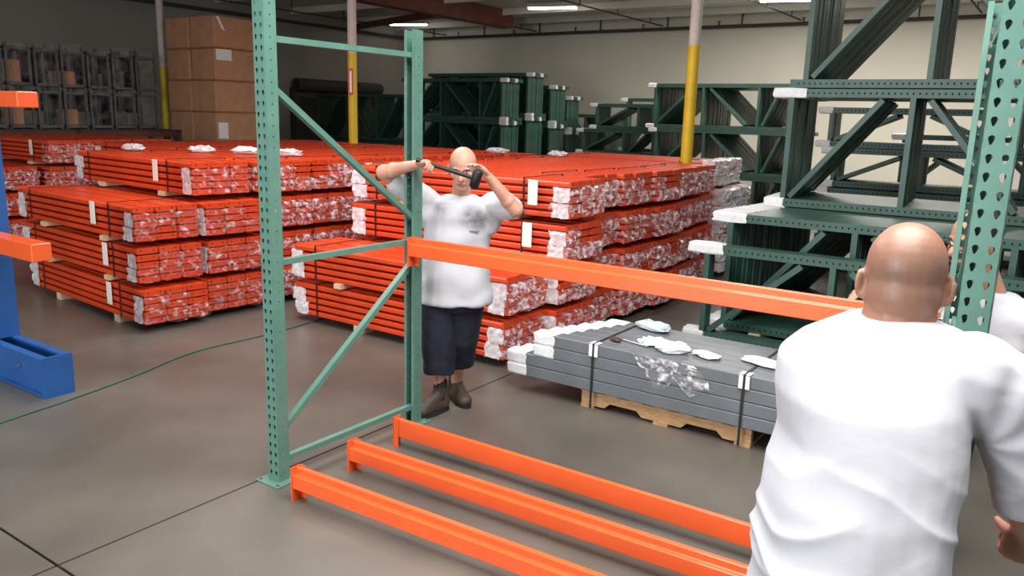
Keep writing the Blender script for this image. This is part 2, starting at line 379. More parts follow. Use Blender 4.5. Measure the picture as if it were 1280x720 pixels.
# right group
XR = -.19 - BL / 2
drift = [0, .09, -.05, .02, .05, -.02, -.10, -.22]
yy = [2.40 + .31 + .005] + [3.03 + .31 + .655 * k for k in range(6)]
for k, y in enumerate(yy):
    for l in range(2 if k == 0 else 4):
        left = 'h' if k < 2 else None
        tg = {(1, 2): .84, (1, 3): .88, (1, 1): .8}.get((k, l))
        bundle(XR + drift[k] + random.uniform(-.03, .03) + (.03 * l if k == 1 else 0), y, Z0 + DZ * l, random.uniform(-.008, .008),
               '%s orange beam bundle, %s row of the stack behind the worker with mallet' % (LAY[l], ORD[k]), l == 0, 'p', left, tg,
               spx=(-.62, .66) if l % 2 else (-.40, .72))
for k in range(2):
    for l in range(4):
        bundle(XR - .28 + (.16 if l < 3 else 0) - k * .1, 7.62 + k * .66, Z0 + DZ * l, 0,
               '%s plastic-wrapped beam bundle, %s row behind the right yellow column' % (LAY[l], ('near', 'far')[k]), l == 0, 'w')
# left group, turned a little
TH = -.0766; U = Vector((cos(TH), sin(TH), 0)); V = Vector((-sin(TH), cos(TH), 0)); C0 = Vector((-3.28, 1.23, 0))
ushift = [0, -.22, -.12, -.15, -.18, -.2, -.2, -.25, -.2]
for k in range(9):
    for l in range(3 if k == 0 else 4):
        us = ushift[k] if not (k == 1 and l < 3) else -.03
        c = C0 + U * (us - BL / 2 + (.06 if (k, l) == (0, 0) else -.04 * l if k == 0 else 0)) + V * (.315 + .662 * k)
        bundle(c.x, c.y, Z0 + DZ * l, TH + random.uniform(-.01, .01),
               '%s orange beam bundle, %s row of the stack left of the green rack' % (LAY[l], ORD[k]), l == 0, 'c' if k < 2 else 'p' if k < 6 else None, 'h' if k < 2 else None,
               {0: .60, 1: .66, 2: .50}.get(l) if k == 0 else (.58 if (k, l) == (1, 3) else None))
# group between, and far-left group
for k in range(6):
    for l in range(4):
        bundle(-6.72 - .03 * k, 3.72 + .66 * k, Z0 + DZ * l, -.02, '%s orange beam bundle, %s row of the stack before the cardboard boxes' % (LAY[l], ORD[k]), l == 0, 'p' if k < 2 else None, 'h' if k < 1 else None)
for k in range(4):
    for l in range(3 if k == 0 else 4):
        bundle((-9.85, -9.63, -9.75, -9.75)[k], 2.70 + .67 * k, Z0 + DZ * l, -.03, '%s orange beam bundle, %s row of the stack before the grey racks' % (LAY[l], ORD[k]), l == 0, 'p' if k < 2 else None, None,
               .75 if (k, l) == (1, 3) else None)

# ------------------------------------------------------------------ green upright frames stored on edge
def frame_parts(L, W):
    b = MB()
    for z in (0, W - .076): b.box(0, L, -.036, .036, z, z + .076)
    for z in (.038, W - .038):
        k = 0; x = .08
        while x < L - .05:
            b.add([(x + .008 * cos(i * pi / 3), -.0368, z + .012 * sin(i * pi / 3)) for i in range(6)], [tuple(range(6))], 1); x += .0508
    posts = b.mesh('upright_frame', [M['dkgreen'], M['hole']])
    br = []
    def brace(a, c):
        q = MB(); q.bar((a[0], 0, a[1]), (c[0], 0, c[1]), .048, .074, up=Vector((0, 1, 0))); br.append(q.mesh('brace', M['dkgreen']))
    z0, z1 = .076, W - .076; s = 1.0
    brace((.14, z0), (.14, z1)); x = .20
    while x < L - .6:
        brace((x, z0 + .02), (min(x + .75, L - .3), z1 - .02)); x += 1.0
        if x < L - .2: brace((x, z0), (x, z1)); 
        x += .14
        if x + .78 < L - .2: brace((x, z1 - .02), (x + .75, z0 + .02)); x += 1.0; brace((x, z0), (x, z1)); x += .1
    brace((L - .12, z0), (L - .12, z1))
    return posts, br
def merged(L, W):
    p, br = frame_parts(L, W); bm = bmesh.new(); bm.from_mesh(p)
    for m in br: bm.from_mesh(m)
    me = bpy.data.meshes.new('upright_frame'); bm.to_mesh(me); bm.free()
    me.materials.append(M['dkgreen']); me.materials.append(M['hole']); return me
def foam_mesh(seed, ln=.16):
    rnd = random.Random(seed); b = MB(); vs = []; n = 12; prof = [(-.03, .75), (-.02, 1.12), (ln * .5, 1.18), (ln, 1.12), (ln + .005, 1.0)]
    for x, k in prof:
        for i in range(n):
            t = 2 * pi * (i + .5) / n; e = .4
            q = k * (1 + rnd.uniform(-.05, .07))
            vs.append((x + rnd.uniform(-.01, .012), math.copysign(abs(cos(t)) ** e, cos(t)) * .039 * q, math.copysign(abs(sin(t)) ** e, sin(t)) * .041 * q))
    fs = [(r * n + i, r * n + (i + 1) % n, (r + 1) * n + (i + 1) % n, (r + 1) * n + i) for r in range(len(prof) - 1) for i in range(n)] + [tuple(range(n - 1, -1, -1))]
    b.add(vs, fs); return b.mesh('foam_sleeve', M['foam'])
FOAM = [foam_mesh(i) for i in range(4)]; FOAMB = [foam_mesh(9 + i, .28) for i in range(3)]
cache = {}
def fbundle(x, y, z, n, L, W, label, near=False, foam='l', pitch=.082, rz=0, skew=0, every=1):
    t = thing('frame_bundle', label, 'frame bundle', (x, y, z), rz, 'bundles of green rack frames stored on edge')
    key = (L, W, near)
    if key not in cache: cache[key] = frame_parts(L, W) if near else merged(L, W)
    for i in range(n):
        jx = skew * i + random.uniform(-.01, .01)
        if near:
            o = mk('upright_frame', cache[key][0], t, (jx, i * pitch, 0))
            for m in cache[key][1]: mk('brace', m, o)
        else: mk('upright_frame', cache[key], t, (jx, i * pitch, 0))
        if foam and i % every == 0:
            for zz in ((.038, W - .038) if (near or i == 0) else (W - .038,)):
                if 'l' in foam: mk('foam_sleeve', random.choice(FOAMB if (near and zz > .1) else FOAM), t, (jx - .01, i * pitch, zz))
                if 'r' in foam: mk('foam_sleeve', random.choice(FOAM), t, (jx + L + .01, i * pitch, zz), pi)
    return t
for l in range(2):
    fbundle(.95, 11.2, .02 + l * .93, 8, 3.66, .92, ('lower', 'upper')[l] + ' dark green frame bundle far behind the right stack', foam='l', every=4)
fbundle(.62, 4.16, .055, 2, 3.05, .86, 'low pair of green rack frames just behind the grey beams on the pallet', True)
fbundle(.68, 4.52, .10, 26, 3.05, 1.067, 'wide bundle of green rack frames at the bottom of the right stack', True, skew=.006)
fbundle(.85, 5.46, 1.178, 14, 3.05, 1.12, 'middle bundle of green rack frames in the right stack', True, skew=-.006)
fbundle(.95, 5.48, 2.310, 14, 3.05, 1.067, 'topmost bundle of green rack frames in the right stack', True, foam=None)
for (x, y, nm) in ((.62, 4.20, 2), (.68, 5.5, 26)):
    for k, xx in enumerate((.45, 2.4)):
        h = .052 if nm == 2 else .098
        b = MB(); b.box(x + xx - .05, x + xx + .05, y - (.12 if nm == 2 else 1.05), y + (.12 if nm == 2 else 1.2), 0, h)
        tag(b.build('timber_bearer', M['wood_pale']), ('short' if nm == 2 else 'long') + ' pale timber bearer under the green frames, ' + ('left' if k == 0 else 'right') + ' one', 'timber', 'timbers under green frames')
fbundle(.35, 8.95, .03, 9, 3.05, .56, 'lowest thin green frames seen through the right stack', foam='l')
fbundle(.42, 8.95, .61, 9, 3.05, .53, 'second layer of thin green frames seen through the right stack', foam='l')
fbundle(.46, 9.0, 1.16, 7, 3.05, .52, 'third layer of thin green frames seen through the right stack', foam='lr')
fbundle(.38, 9.0, 1.69, 6, 3.05, .52, 'top layer of thin green frames seen through the right stack', foam='lr')
for l in range(3):
    fbundle((-4.25, -4.2, -4.28)[l], 13.4, .02 + .905 * l, 20, 3.05, .90, ('bottom', 'middle', 'top')[l] + ' bundle of dark green frames behind the right yellow column', foam='l', every=7)
for l in range(4):
    fbundle((-6.50, -6.48, -6.44, -6.1)[l], 14.2, .02 + .578 * l, 8, (2.05, 2.05, 2.05, 1.65)[l], .57, ('bottom', 'second', 'third', 'top')[l] + ' layer of narrow green frames left of the right yellow column', foam='l', every=2)
fbundle(-5.85, 15.25, .02, 4, 1.45, 1.2, 'lower wide green frames behind the narrow green frames', foam=None)
fbundle(-5.85, 15.25, 1.23, 3, 1.45, 1.25, 'upper green frames peeking above the narrow green frames', foam='l', every=3)
for j, (xr, y, zt, nn) in enumerate(((-7.12, 12.2, 2.80, 8), (-6.98, 13.0, 2.96, 8), (-6.86, 13.8, 2.72, 8), (-6.9, 14.6, 2.50, 7))):
    hw = (zt - .06) / 3
    for l in range(3):
        fbundle(xr - 3.05, y, .03 + (hw + .008) * l, nn, 3.05, hw, '%s bundle of dark green frames, %s stack from the front, left rear' % (('bottom', 'middle', 'top')[l], ('first', 'second', 'third', 'fourth')[j]), foam='r', every=4)
for l in range(2):
    fbundle(-9.4, 15.6 , .03 + l * 1.03, 14, 3.05, 1.02, ('lower', 'upper') [l] + ' green frame bundle near the back wall with foam-covered ends', foam='r', every=2)
for l in range(2):
    fbundle(-14.3, 13.2, .03 + l * 1.22, 8, 3.4, 1.2, ('lower', 'upper')[l] + ' dark green frame bundle in front of the roll-up door', foam=None)

# ------------------------------------------------------------------ cardboard boxes
bw, bd, bh = .738, .93, .580
paper = {(1, 5): (.16, .26, .20, 'torn'), (1, 4): (.30, .44, .22, ''), (1, 2): (.24, .38, .28, '')}
b = MB()
for k in range(5): b.box(-11.62, -10.06, 6.96 + k * .21, 7.06 + k * .21, .10, .125)
for x in (-11.6, -10.85, -10.12): b.box(x, x + .05, 6.96, 7.9, 0, .10)
tag(b.build('box_pallet', M['wood']), 'wooden pallet under the stack of cardboard boxes', 'pallet')
for l in range(6):
    for c in range(2):
        jx, jy = random.uniform(-.010, .010), random.uniform(-.02, .02)
        t = thing('cardboard_box', '%s cardboard box from the floor, %s column of the stack by the left column' % (('first', 'second', 'third', 'fourth', 'fifth', 'sixth')[l], ('left', 'right')[c]), 'box',
                  (-11.22 + c * .765 + jx, 7.43 + jy, .127 + l * .588), random.uniform(-.015, .015), 'cardboard boxes on the pallet')
        b = MB(); b.cbox(-bw / 2, bw / 2, -bd / 2, bd / 2, 0, bh, .026); b.build('carton', M['card'], t)
        b = MB(); b.box(-bw / 2 + .01, bw / 2 - .01, -.035, .035, bh - .001, bh + .002); b.build('tape', M['card_tape'], t)
        if c == 1 and l in (2, 4, 5):
            b = MB(); X = bw / 2 + .003
            if l == 5: b.add([(X, -.42, bh - .02), (X, -.30, bh - .24), (X, -.22, bh - .27), (X, -.36, bh - .02)], [(0, 1, 2, 3)])
            elif l == 4: b.box(X - .002, X + .002, -.44, -.10, bh - .21, bh - .01)
            else: b.box(X - .002, X + .002, -.43, -.22, .10, .40)
            b.build('paper_label', M['paper'], t)
# ------------------------------------------------------------------ grey wire racks on a shelf at the left wall
t = thing('storage_shelf', 'low shelf with brown-orange front beam under the grey steel racks', 'shelf', (-11.75, 5.1, 0))
for yy_ in (-2.1, -.2, 1.75):
    for xx in (-.5, .45):
        b = MB(); b.box(xx, xx + .07, yy_, yy_ + .07, 0, 1.52); b.build('post', M['purlin'], t)
for xx in (-.5, .45):
    b = MB(); b.box(xx + .0, xx + .06, -2.1, 1.85, 1.40, 1.50); b.build('shelf_beam', M['glulam'], t)
b = MB(); b.box(-.5, .52, -2.1, 1.85, 1.50, 1.53); b.build('deck', M['purlin'], t)
for l in range(2):
    for k in range(8):
        y = 3.20 + k * .455; zz = 1.532 + l * .70
        u = thing('wire_rack', '%s-tier grey steel rack wrapped in plastic, %s from the left on the shelf' % (('lower', 'upper')[l], ('first', 'second', 'third', 'fourth', 'fifth', 'sixth', 'seventh', 'eighth')[k]), 'rack', (-11.7, y, zz), random.uniform(-.02, .02), 'grey steel racks on the shelf')
        h = .69 + (random.uniform(-.06, .06) if l else 0)
        for sx in (-.3, .26):
            for sy in (-.205, .165):
                b = MB(); b.box(sx, sx + .04, sy, sy + .04, 0, h); b.build('post', M['rack_grey'], u)
        for zz_ in (.02, .60):
            b = MB(); b.box(-.3, .3, -.205, -.185, zz_, zz_ + .05); b.box(-.3, .3, .185, .205, zz_, zz_ + .05); b.box(.28, .3, -.2, .2, zz_, zz_ + .05); b.box(-.3, -.28, -.2, .2, zz_, zz_ + .05); b.build('rail', M['rack_grey'], u)
        b = MB(); b.box(-.28, -.27, -.18, .18, .30 if (k + l) % 2 else .07, .6); b.build('back_panel', M['hole'], u)
        if (k + 2 * l) % 2 == 0:
            b = MB(); b.cbox(-.22, .2, -.13, .08, .06, .06 + random.uniform(.15, .4), .02); b.build('packed_part', M['card'] if k % 3 else M['rack_grey'], u)
        b = MB(); rnd = random.Random(k * 7 + l); vs = []; N = 6
        for i in range(N):
            for j in range(N): vs.append((.312 + rnd.uniform(-.008, .012), -.21 + .42 * i / (N - 1), .02 + (h - .02) * j / (N - 1) + rnd.uniform(-.02, .03)))
        b.add(vs, [(i * N + j, (i + 1) * N + j, (i + 1) * N + j + 1, i * N + j + 1) for i in range(N - 1) for j in range(N - 1)]); b.build('plastic_film', M['plastic_d'], u)
# ------------------------------------------------------------------ blue cantilever rack with orange arms
t = thing('cantilever_rack', 'blue cantilever rack base and column with orange arms at the left edge', 'rack', (0, 0, 0))
b = MB(); b.box(-2.225, -2.20, -.13, .075, 0, .283); b.build('end_plate', M['blue'], t)
for y0, y1, yw in ((-.13, -.075, -.10), (.02, .075, .048)):
    b = MB(); b.box(-4.2, -2.225, y0, y1, .262, .278); b.box(-4.2, -2.225, y0, y1, .004, .02); b.box(-4.2, -2.225, yw - .006, yw + .006, .02, .262); b.build('base_channel', M['blue'], t)
b = MB(); b.box(-4.2, -2.225, -.09, .04, .09, .10)
for k in range(16): b.box(-2.9 + k * .04, -2.885 + k * .04, -.03, -.015, .099, .102, 1)
b.build('base_web', [M['blue'], M['hole']], t)
b = MB()
b.box(-3.23, -3.215, -.13, .075, .278, 2.7); b.box(-2.955, -2.94, -.13, .075, .278, 2.7); b.box(-3.215, -2.955, -.04, -.02, .278, 2.7); b.build('column', M['blue'], t)
for z0, z1, xe in ((.942, 1.062, -2.19), (1.93, 2.03, -2.185)):
    b = MB(); b.cbox(-2.94, xe, -.13, -.0, z0, z1, .006); b.build('arm', M['orange'], t)
b = MB(); b.tube([(-2.55, -.131, .17), (-2.55, -.112, .17)], .012, 8); b.build('bolt', M['chrome'], t)
# ------------------------------------------------------------------ cord on the floor
b = MB(); pts = [(-1.6, -1.6, .006), (-1.86, -.9, .006), (-1.97, -.51, .006), (-2.06, -.02, .006), (-2.20, .52, .006), (-2.40, 1.14, .006), (-2.39, 1.83, .006), (-2.43, 2.38, .006), (-2.55, 3.2, .006)]
fine = []
for i in range(len(pts) - 1):
    p0, p1, p2, p3 = [Vector(pts[max(0, min(len(pts) - 1, i + k))]) for k in (-1, 0, 1, 2)]
    for s in range(6):
        u = s / 6; fine.append(.5 * ((2 * p1) + (p2 - p0) * u + (2 * p0 - 5 * p1 + 4 * p2 - p3) * u * u + (3 * p1 - p0 - 3 * p2 + p3) * u ** 3))
b.tube(fine, .0055, 6); tag(b.build('power_cord', M['cord']), 'thin green cord snaking across the concrete floor', 'cord')

# ------------------------------------------------------------------ grey beams on a pallet
t = thing('wooden_pallet', 'wooden pallet with notched stringers under the grey steel beams', 'pallet', (0, 0, 0))
PX0, PX1, PY0, PY1 = .70, 1.90, 2.09, 2.95
for k in range(3):
    y = PY0 + k * (PY1 - PY0 - .04) / 2; b = MB()
    prof = [(PX0, 0), (PX0 + .18, 0), (PX0 + .22, .038), (PX0 + .42, .038), (PX0 + .46, 0), (PX1 - .46, 0), (PX1 - .42, .038), (PX1 - .22, .038), (PX1 - .18, 0), (PX1, 0), (PX1, .095), (PX0, .095)]
    vs = [(x, yv, z + .018) for yv in (y, y + .04) for x, z in prof]; n_ = len(prof)
    b.add(vs, [tuple(range(n_)), tuple(range(2 * n_ - 1, n_ - 1, -1))] + [(i, n_ + i, n_ + (i + 1) % n_, (i + 1) % n_) for i in range(n_)])
    b.build('stringer', M['wood'], t)
for k in range(7):
    x = PX0 + k * (PX1 - PX0 - .1) / 6; b = MB(); b.box(x, x + .1, PY0 - .01, PY1, .1135, .131); b.build('deck_board', M['wood'], t)
for x in (PX0, (PX0 + PX1) / 2 - .05, PX1 - .1):
    b = MB(); b.box(x, x + .1, PY0 - .01, PY1, 0, .0175); b.build('bottom_board', M['wood'], t)
gz, gh = .132, .085
def greybeam(L, wy, h, lab, loc, foam=True):
    pass
G = thing('grey_beam_stack', 'strapped stack of long grey steel beams with foam-wrapped ends on the pallet', 'beam stack', (0, 0, 0))
b = MB(); b.cbox(0, 2.44, 0, .118, 0, gh - .002, .006); GBM = b.mesh('grey_beam', M['grey_steel'])
def fw(seed, ln):
    rnd = random.Random(seed); q = MB(); vs = []; n = 16; prof = [(-.03, .9), (-.02, 1.05), (ln * .3, 1.08), (ln * .7, 1.07), (ln, 1.05), (ln + .004, .98)]
    for x, k in prof:
        for i in range(n):
            a = 2 * pi * (i + .5) / n; e = .35; kk = k * (1 + rnd.uniform(-.02, .03))
            vs.append((x + rnd.uniform(-.006, .006), .059 + math.copysign(abs(cos(a)) ** e, cos(a)) * .0595 * kk, .042 + math.copysign(abs(sin(a)) ** e, sin(a)) * .043 * kk))
    q.add(vs, [(r * n + i, r * n + (i + 1) % n, (r + 1) * n + (i + 1) % n, (r + 1) * n + i) for r in range(len(prof) - 1) for i in range(n)] + [tuple(range(n - 1, -1, -1))])
    return q.mesh('foam_wrap', M['foam'])
FW = [fw(i, .14) for i in range(4)]
for r in range(4):
    ny = 6
    for c in range(ny):
        x = (.115 if r < 2 else .34) + (.05 * c if r >= 2 else .035 * c) + random.uniform(-.008, .008)
        y = 2.045 + c * .121 + (0 if r < 2 else .0)
        o = mk('grey_beam', GBM, G, (x, y, gz + r * gh))
        if r == 1 or r == 3 or (r == 2) or c == 0: mk('foam_wrap', random.choice(FW), o, (0, 0, 0))
        if r >= 2: mk('foam_wrap', random.choice(FW), o, (2.44, .118, 0), pi)
zt = gz + 4 * gh
for x, z0 in ((.80, 0), (1.84, 0)):
    b = MB(); y0, y1 = 2.036, 2.78
    b.box(x - .008, x + .008, y0 - .004, y0, .02, zt); b.box(x - .008, x + .008, y0 - .004, y1, zt, zt + .004); b.box(x - .008, x + .008, y1, y1 + .004, .05, zt); b.build('strap', M['strap'], G)
    for dx in (-.03, .012):
        b = MB(); b.box(x + dx, x + dx + .026, y0 - .006, y0 - .001, zt - .085, zt + .004); b.box(x + dx, x + dx + .026, y0 - .006, y0 + .06, zt + .0005, zt + .006); b.build('strap_guard', M['paper'], G)
def crumple(name, c, sx, sy, sz, m, seed, rz=0, k=.25):
    rnd = random.Random(seed); b = MB(); n, mm = 14, 8; vs = []
    for j in range(mm + 1):
        th = pi * j / mm
        for i in range(n):
            ph = 2 * pi * i / n; q = 1 + rnd.uniform(-k, k); e = .7
            sg = lambda v: math.copysign(abs(v) ** e, v)
            vs.append((sx * sg(sin(th)) * sg(cos(ph)) * q, sy * sg(sin(th)) * sg(sin(ph)) * q, max(0, sz * (1 + cos(th)) * (1 + rnd.uniform(-k, k)))))
    b.add(vs, [(j * n + i, (j + 1) * n + i, (j + 1) * n + (i + 1) % n, j * n + (i + 1) % n) for j in range(mm) for i in range(n)])
    o = b.build(name, m, None, c, rz); return o
zt += .001
tag(crumple('plastic_bag', (.95, 2.66, zt), .14, .075, .03, M['bluebag'], 3, -.25, .12), 'pale blue plastic bag lying on the grey beams', 'bag')
tag(crumple('foam_scrap', (1.12, 2.30, zt), .10, .07, .022, M['foam'], 4, .3), 'white foam scrap in the middle of the grey beams', 'packing scrap', 'packing scraps')
tag(crumple('plastic_scrap', (1.30, 2.22, zt), .10, .08, .028, M['plastic_w'], 5, .6), 'milky plastic scrap beside the white foam on the grey beams', 'packing scrap', 'packing scraps')
tag(crumple('paper_scrap', (1.50, 2.27, zt), .10, .06, .012, M['paper'], 6, -.4), 'white paper scrap right of the milky plastic on the grey beams', 'packing scrap', 'packing scraps')
tag(crumple('paper_sheet', (1.86, 2.36, zt), .15, .09, .009, M['paper'], 8, -.3, .12), 'large white paper sheet under the right strap of the grey beams', 'paper')
tag(crumple('foam_strip', (1.02, 2.72, zt), .03, .02, .02, M['foam'], 12, 0), 'small foam strip at the far edge of the grey beams', 'packing scrap', 'packing scraps')
tag(crumple('leather_pouch', (.88, 2.20, zt), .045, .025, .014, M['brown'], 9, -.3, .15), 'small brown leather pouch near the left strap of the grey beams', 'pouch')
t = thing('wrench', 'steel wrench lying on the grey beams beside the foam scraps', 'wrench', (1.0, 2.24, zt), -.25)
b = MB(); b.cbox(-.10, .10, -.008, .008, .001, .009, .002); b.build('handle', M['chrome'], t)
for s in (-1, 1):
    b = MB(); b.tube([(s * .11, 0, .001), (s * .11, 0, .011)], .018, 10); b.build('jaw', M['chrome'], t)
for i, (x, y, lab) in enumerate(((-5.6, 2.62, 'white plastic scrap atop the left stack, leftmost of four'), (-5.0, 3.1, 'curled plastic scrap atop the left stack, second from the left'),
                                 (-4.6, 3.4, 'curled plastic scrap atop the left stack, third from the left'), (-4.0, 3.5, 'curled plastic scrap atop the left stack nearest the rack post'),
                                 (-3.3, 6.6, 'plastic scrap atop the right stack beside the head of the worker'), (-2.4, 6.7, 'plastic scrap atop the right stack below the narrow green frames'))):
    tag(crumple('plastic_scrap', (x, y, Z0 + 3 * DZ + HB - .012), .16, .08, .035, M['plastic_w'], 30 + i, .3 * i, .3), lab, 'packing scrap', 'packing scraps on the beam stacks')
# hanging wrap on the front of the grey beams
rnd = random.Random(3); b = MB(); N = 10; vs = []
for i in range(N):
    for j in range(N):
        yq = -.03 + .0 * j; vs.append((1.10 + .42 * i / (N - 1) + rnd.uniform(-.015, .015) + .015 * j, 2.028 + rnd.uniform(-.012, .008), zt - .002 - (.17 + .04 * sin(i * 1.3)) * j / (N - 1)))
b.add(vs, [(i * N + j, i * N + j + 1, (i + 1) * N + j + 1, (i + 1) * N + j) for i in range(N - 1) for j in range(N - 1)])
b.build('plastic_sheet', M['plastic'], G)

# ------------------------------------------------------------------ the green rack being assembled
PW, PD, PHT = .080, .072, 2.4335
def sheet_cell(b, M3, u0, u1, v0, v1, hole, n):
    # quads between the cell border and the hole outline (both n points, same angle order)
    cu, cv = (u0 + u1) / 2, (v0 + v1) / 2; hu, hv = (u1 - u0) / 2, (v1 - v0) / 2; out = []
    for k in range(n):
        a = 2 * pi * (k + .5) / n; c, s = cos(a), sin(a); q = 1 / max(abs(c), abs(s)); out.append((cu + hu * c * q, cv + hv * s * q))
    # snap nearest border points to the corners
    for sx in (-1, 1):
        for sy in (-1, 1):
            P = (cu + sx * hu, cv + sy * hv); i = min(range(n), key=lambda i: (out[i][0] - P[0]) ** 2 / hu ** 2 + (out[i][1] - P[1]) ** 2 / hv ** 2); out[i] = P
    vs = [M3(u, v) for u, v in out] + [M3(cu + u, cv + v) for u, v in hole]
    b.add(vs, [(k, (k + 1) % n, n + (k + 1) % n, n + k) for k in range(n)])
def post_mesh():
    b = MB(); n = 12; rows = 47; p = .0508; z0 = .02
    key = []
    for k in range(n):
        a = 2 * pi * (k + .5) / n; c, s = cos(a), sin(a)
        key.append((.0088 * c, .005 + .0088 * s) if s > -.3 else (.0040 * c - .0012, -.0060 + .0072 * s))
    rnd_ = [(.0042 * cos(2 * pi * (k + .5) / 8), .0042 * sin(2 * pi * (k + .5) / 8)) for k in range(8)]
    hw = PW / 2
    F = lambda u, v: (u, 0, v)
    for r in range(rows):
        za, zb = z0 + r * p, z0 + (r + 1) * p
        sheet_cell(b, F, -hw, 0, za, zb, key, n); sheet_cell(b, F, 0, hw, za, zb, key, n)
        sheet_cell(b, lambda u, v: (hw, u, v), 0, PD, za, zb, rnd_, 8)
        sheet_cell(b, lambda u, v: (-hw, PD - u, v), 0, PD, za, zb, rnd_, 8)
    zt_ = z0 + rows * p
    for za, zb in ((0, z0), (zt_, PHT)):
        b.add([(-hw, 0, za), (hw, 0, za), (hw, 0, zb), (-hw, 0, zb)], [(0, 1, 2, 3)])
        b.add([(hw, 0, za), (hw, PD, za), (hw, PD, zb), (hw, 0, zb)], [(0, 1, 2, 3)])
        b.add([(-hw, PD, za), (-hw, 0, za), (-hw, 0, zb), (-hw, PD, zb)], [(0, 1, 2, 3)])
    for s in (-1, 1):
        q = [(s * hw, PD, 0), (s * (hw - .02), PD, 0), (s * (hw - .02), PD, PHT), (s * hw, PD, PHT)]
        b.add(q if s > 0 else q[::-1], [(0, 1, 2, 3)])
    me = b.mesh('post', M['green']); bm = bmesh.new(); bm.from_mesh(me); bmesh.ops.remove_doubles(bm, verts=bm.verts, dist=.0002)
    bmesh.ops.recalc_face_normals(bm, faces=bm.faces); bm.to_mesh(me); bm.free()
    o = bpy.data.objects.new('tmp', me); COL.objects.link(o)
    s = o.modifiers.new('s', 'SOLIDIFY'); s.thickness = .0028; s.offset = 0; bake(o); me = o.data; bpy.data.objects.remove(o)
    me.name = 'post'; return me
POST = post_mesh()
def rack_frame(name, label, loc, rz, W, tall=1.0):
    t = thing(name, label, 'rack frame', loc, rz, 'green rack frames being assembled')
    o = mk('post', POST, t, (0, 0, .008), -rz); o.scale = (1, 1, tall)
    mk('post', POST, t, (0, W, .008), pi - rz)
    for y, s in ((0, 1), (W, -1)):
        b = MB(); y0, y1 = sorted((y - s * .05, y + s * .10)); b.cbox(-.095, .085, y0, y1, 0, .009, .002); bp_ = b.build('foot_plate', M['green'], t)
        for dx in (-.075, .065):
            b = MB(); b.tube([(dx, y - s * .03, .009), (dx, y - s * .03, .0098)], .008, 8); b.build('bolt_hole', M['hole'], bp_)
    def br(nm, a, c):
        b = MB(); b.bar((0, a[0], a[1]), (0, c[0], c[1]), .030, .036, up=Vector((1, 0, 0))); b.build(nm, M['green'], t)
    ya, yb = .045, W - .045
    for z in (.114, 1.192, 2.2995): br('horizontal_brace', (ya, z), (yb, z))
    br('diagonal_brace', (ya, 2.085), (yb, 1.335)); br('diagonal_brace', (yb, 1.06), (ya, .265))
    return t
WF = 1.149
rack_frame('upright_frame', 'standing green rack frame with foot plate in the left foreground', (0, 0, 0), 0, WF, 1.028)
dxr = .138; rzr = math.atan2(dxr, WF)
rack_frame('upright_frame', 'standing green rack frame with keyhole slots beside the bald man', (2.985 + dxr, 0.0, 0), rzr, WF)
def step_beam(name, label, L, loc, rz, flip=False, low=.0):
    t = thing(name, label, 'beam', loc, rz, 'loose orange step beams')
    # local: X along, front face (stepped) toward -Y, z=0 is the bottom of the connector
    H, zb = .112, .064 + low
    prof = [(-.026, 0), (.026, 0), (.026, H), (-.002, H), (-.002, H - .036), (-.026, H - .036)]
    if flip: prof = [(-y, z) for y, z in prof][::-1]
    b = MB(); c = .004; pf = []
    for i in range(6):                              # small chamfers catch the light
        p, q, r = Vector(prof[i - 1]), Vector(prof[i]), Vector(prof[(i + 1) % 6])
        pf.append(q + (p - q).normalized() * c); pf.append(q + (r - q).normalized() * c)
    n_ = 12; vs = [(x, p.x, p.y + zb) for x in (.004, L - .004) for p in pf]
    b.add(vs, [tuple(range(n_ - 1, -1, -1)), tuple(range(n_, 2 * n_))] + [(i, (i + 1) % n_, n_ + (i + 1) % n_, n_ + i) for i in range(n_)])
    b.build('beam_profile', M['orange'], t)
    for x, s in ((0, -1), (L, 1)):
        b = MB(); b.box(x - .0035, x + .0035, -.034, .030, 0, .182); b.box(min(x, x + s * .0), max(x, x - s * .04), .026, .030, .0, .182) if not flip else b.box(min(x, x - s * .04), max(x, x - s * .04, x), -.034, -.030, .0, .182)
        p = b.build('end_connector', M['orange'], t)
        for z in (.03, .09, .15):
            b = MB(); b.tube([(x + s * .003, 0, z), (x + s * .016, 0, z)], .007, 8); b.build('stud', M['chrome'], p)
    return t
step_beam('step_beam', 'orange step beam fixed between the two green frames at chest height', 2.886, (.043, WF - .102, 1.046), 0)
step_beam('step_beam', 'orange step beam on the floor nearest the foot plate', 2.74, (.243, -.055, 0), .035)
step_beam('step_beam', 'orange step beam on the floor in the middle of the three', 2.74, (.215, .365, 0), .03)
step_beam('step_beam', 'orange beam on the floor farthest from the camera, flat side out', 2.74, (.165, .785, 0), .012, True)

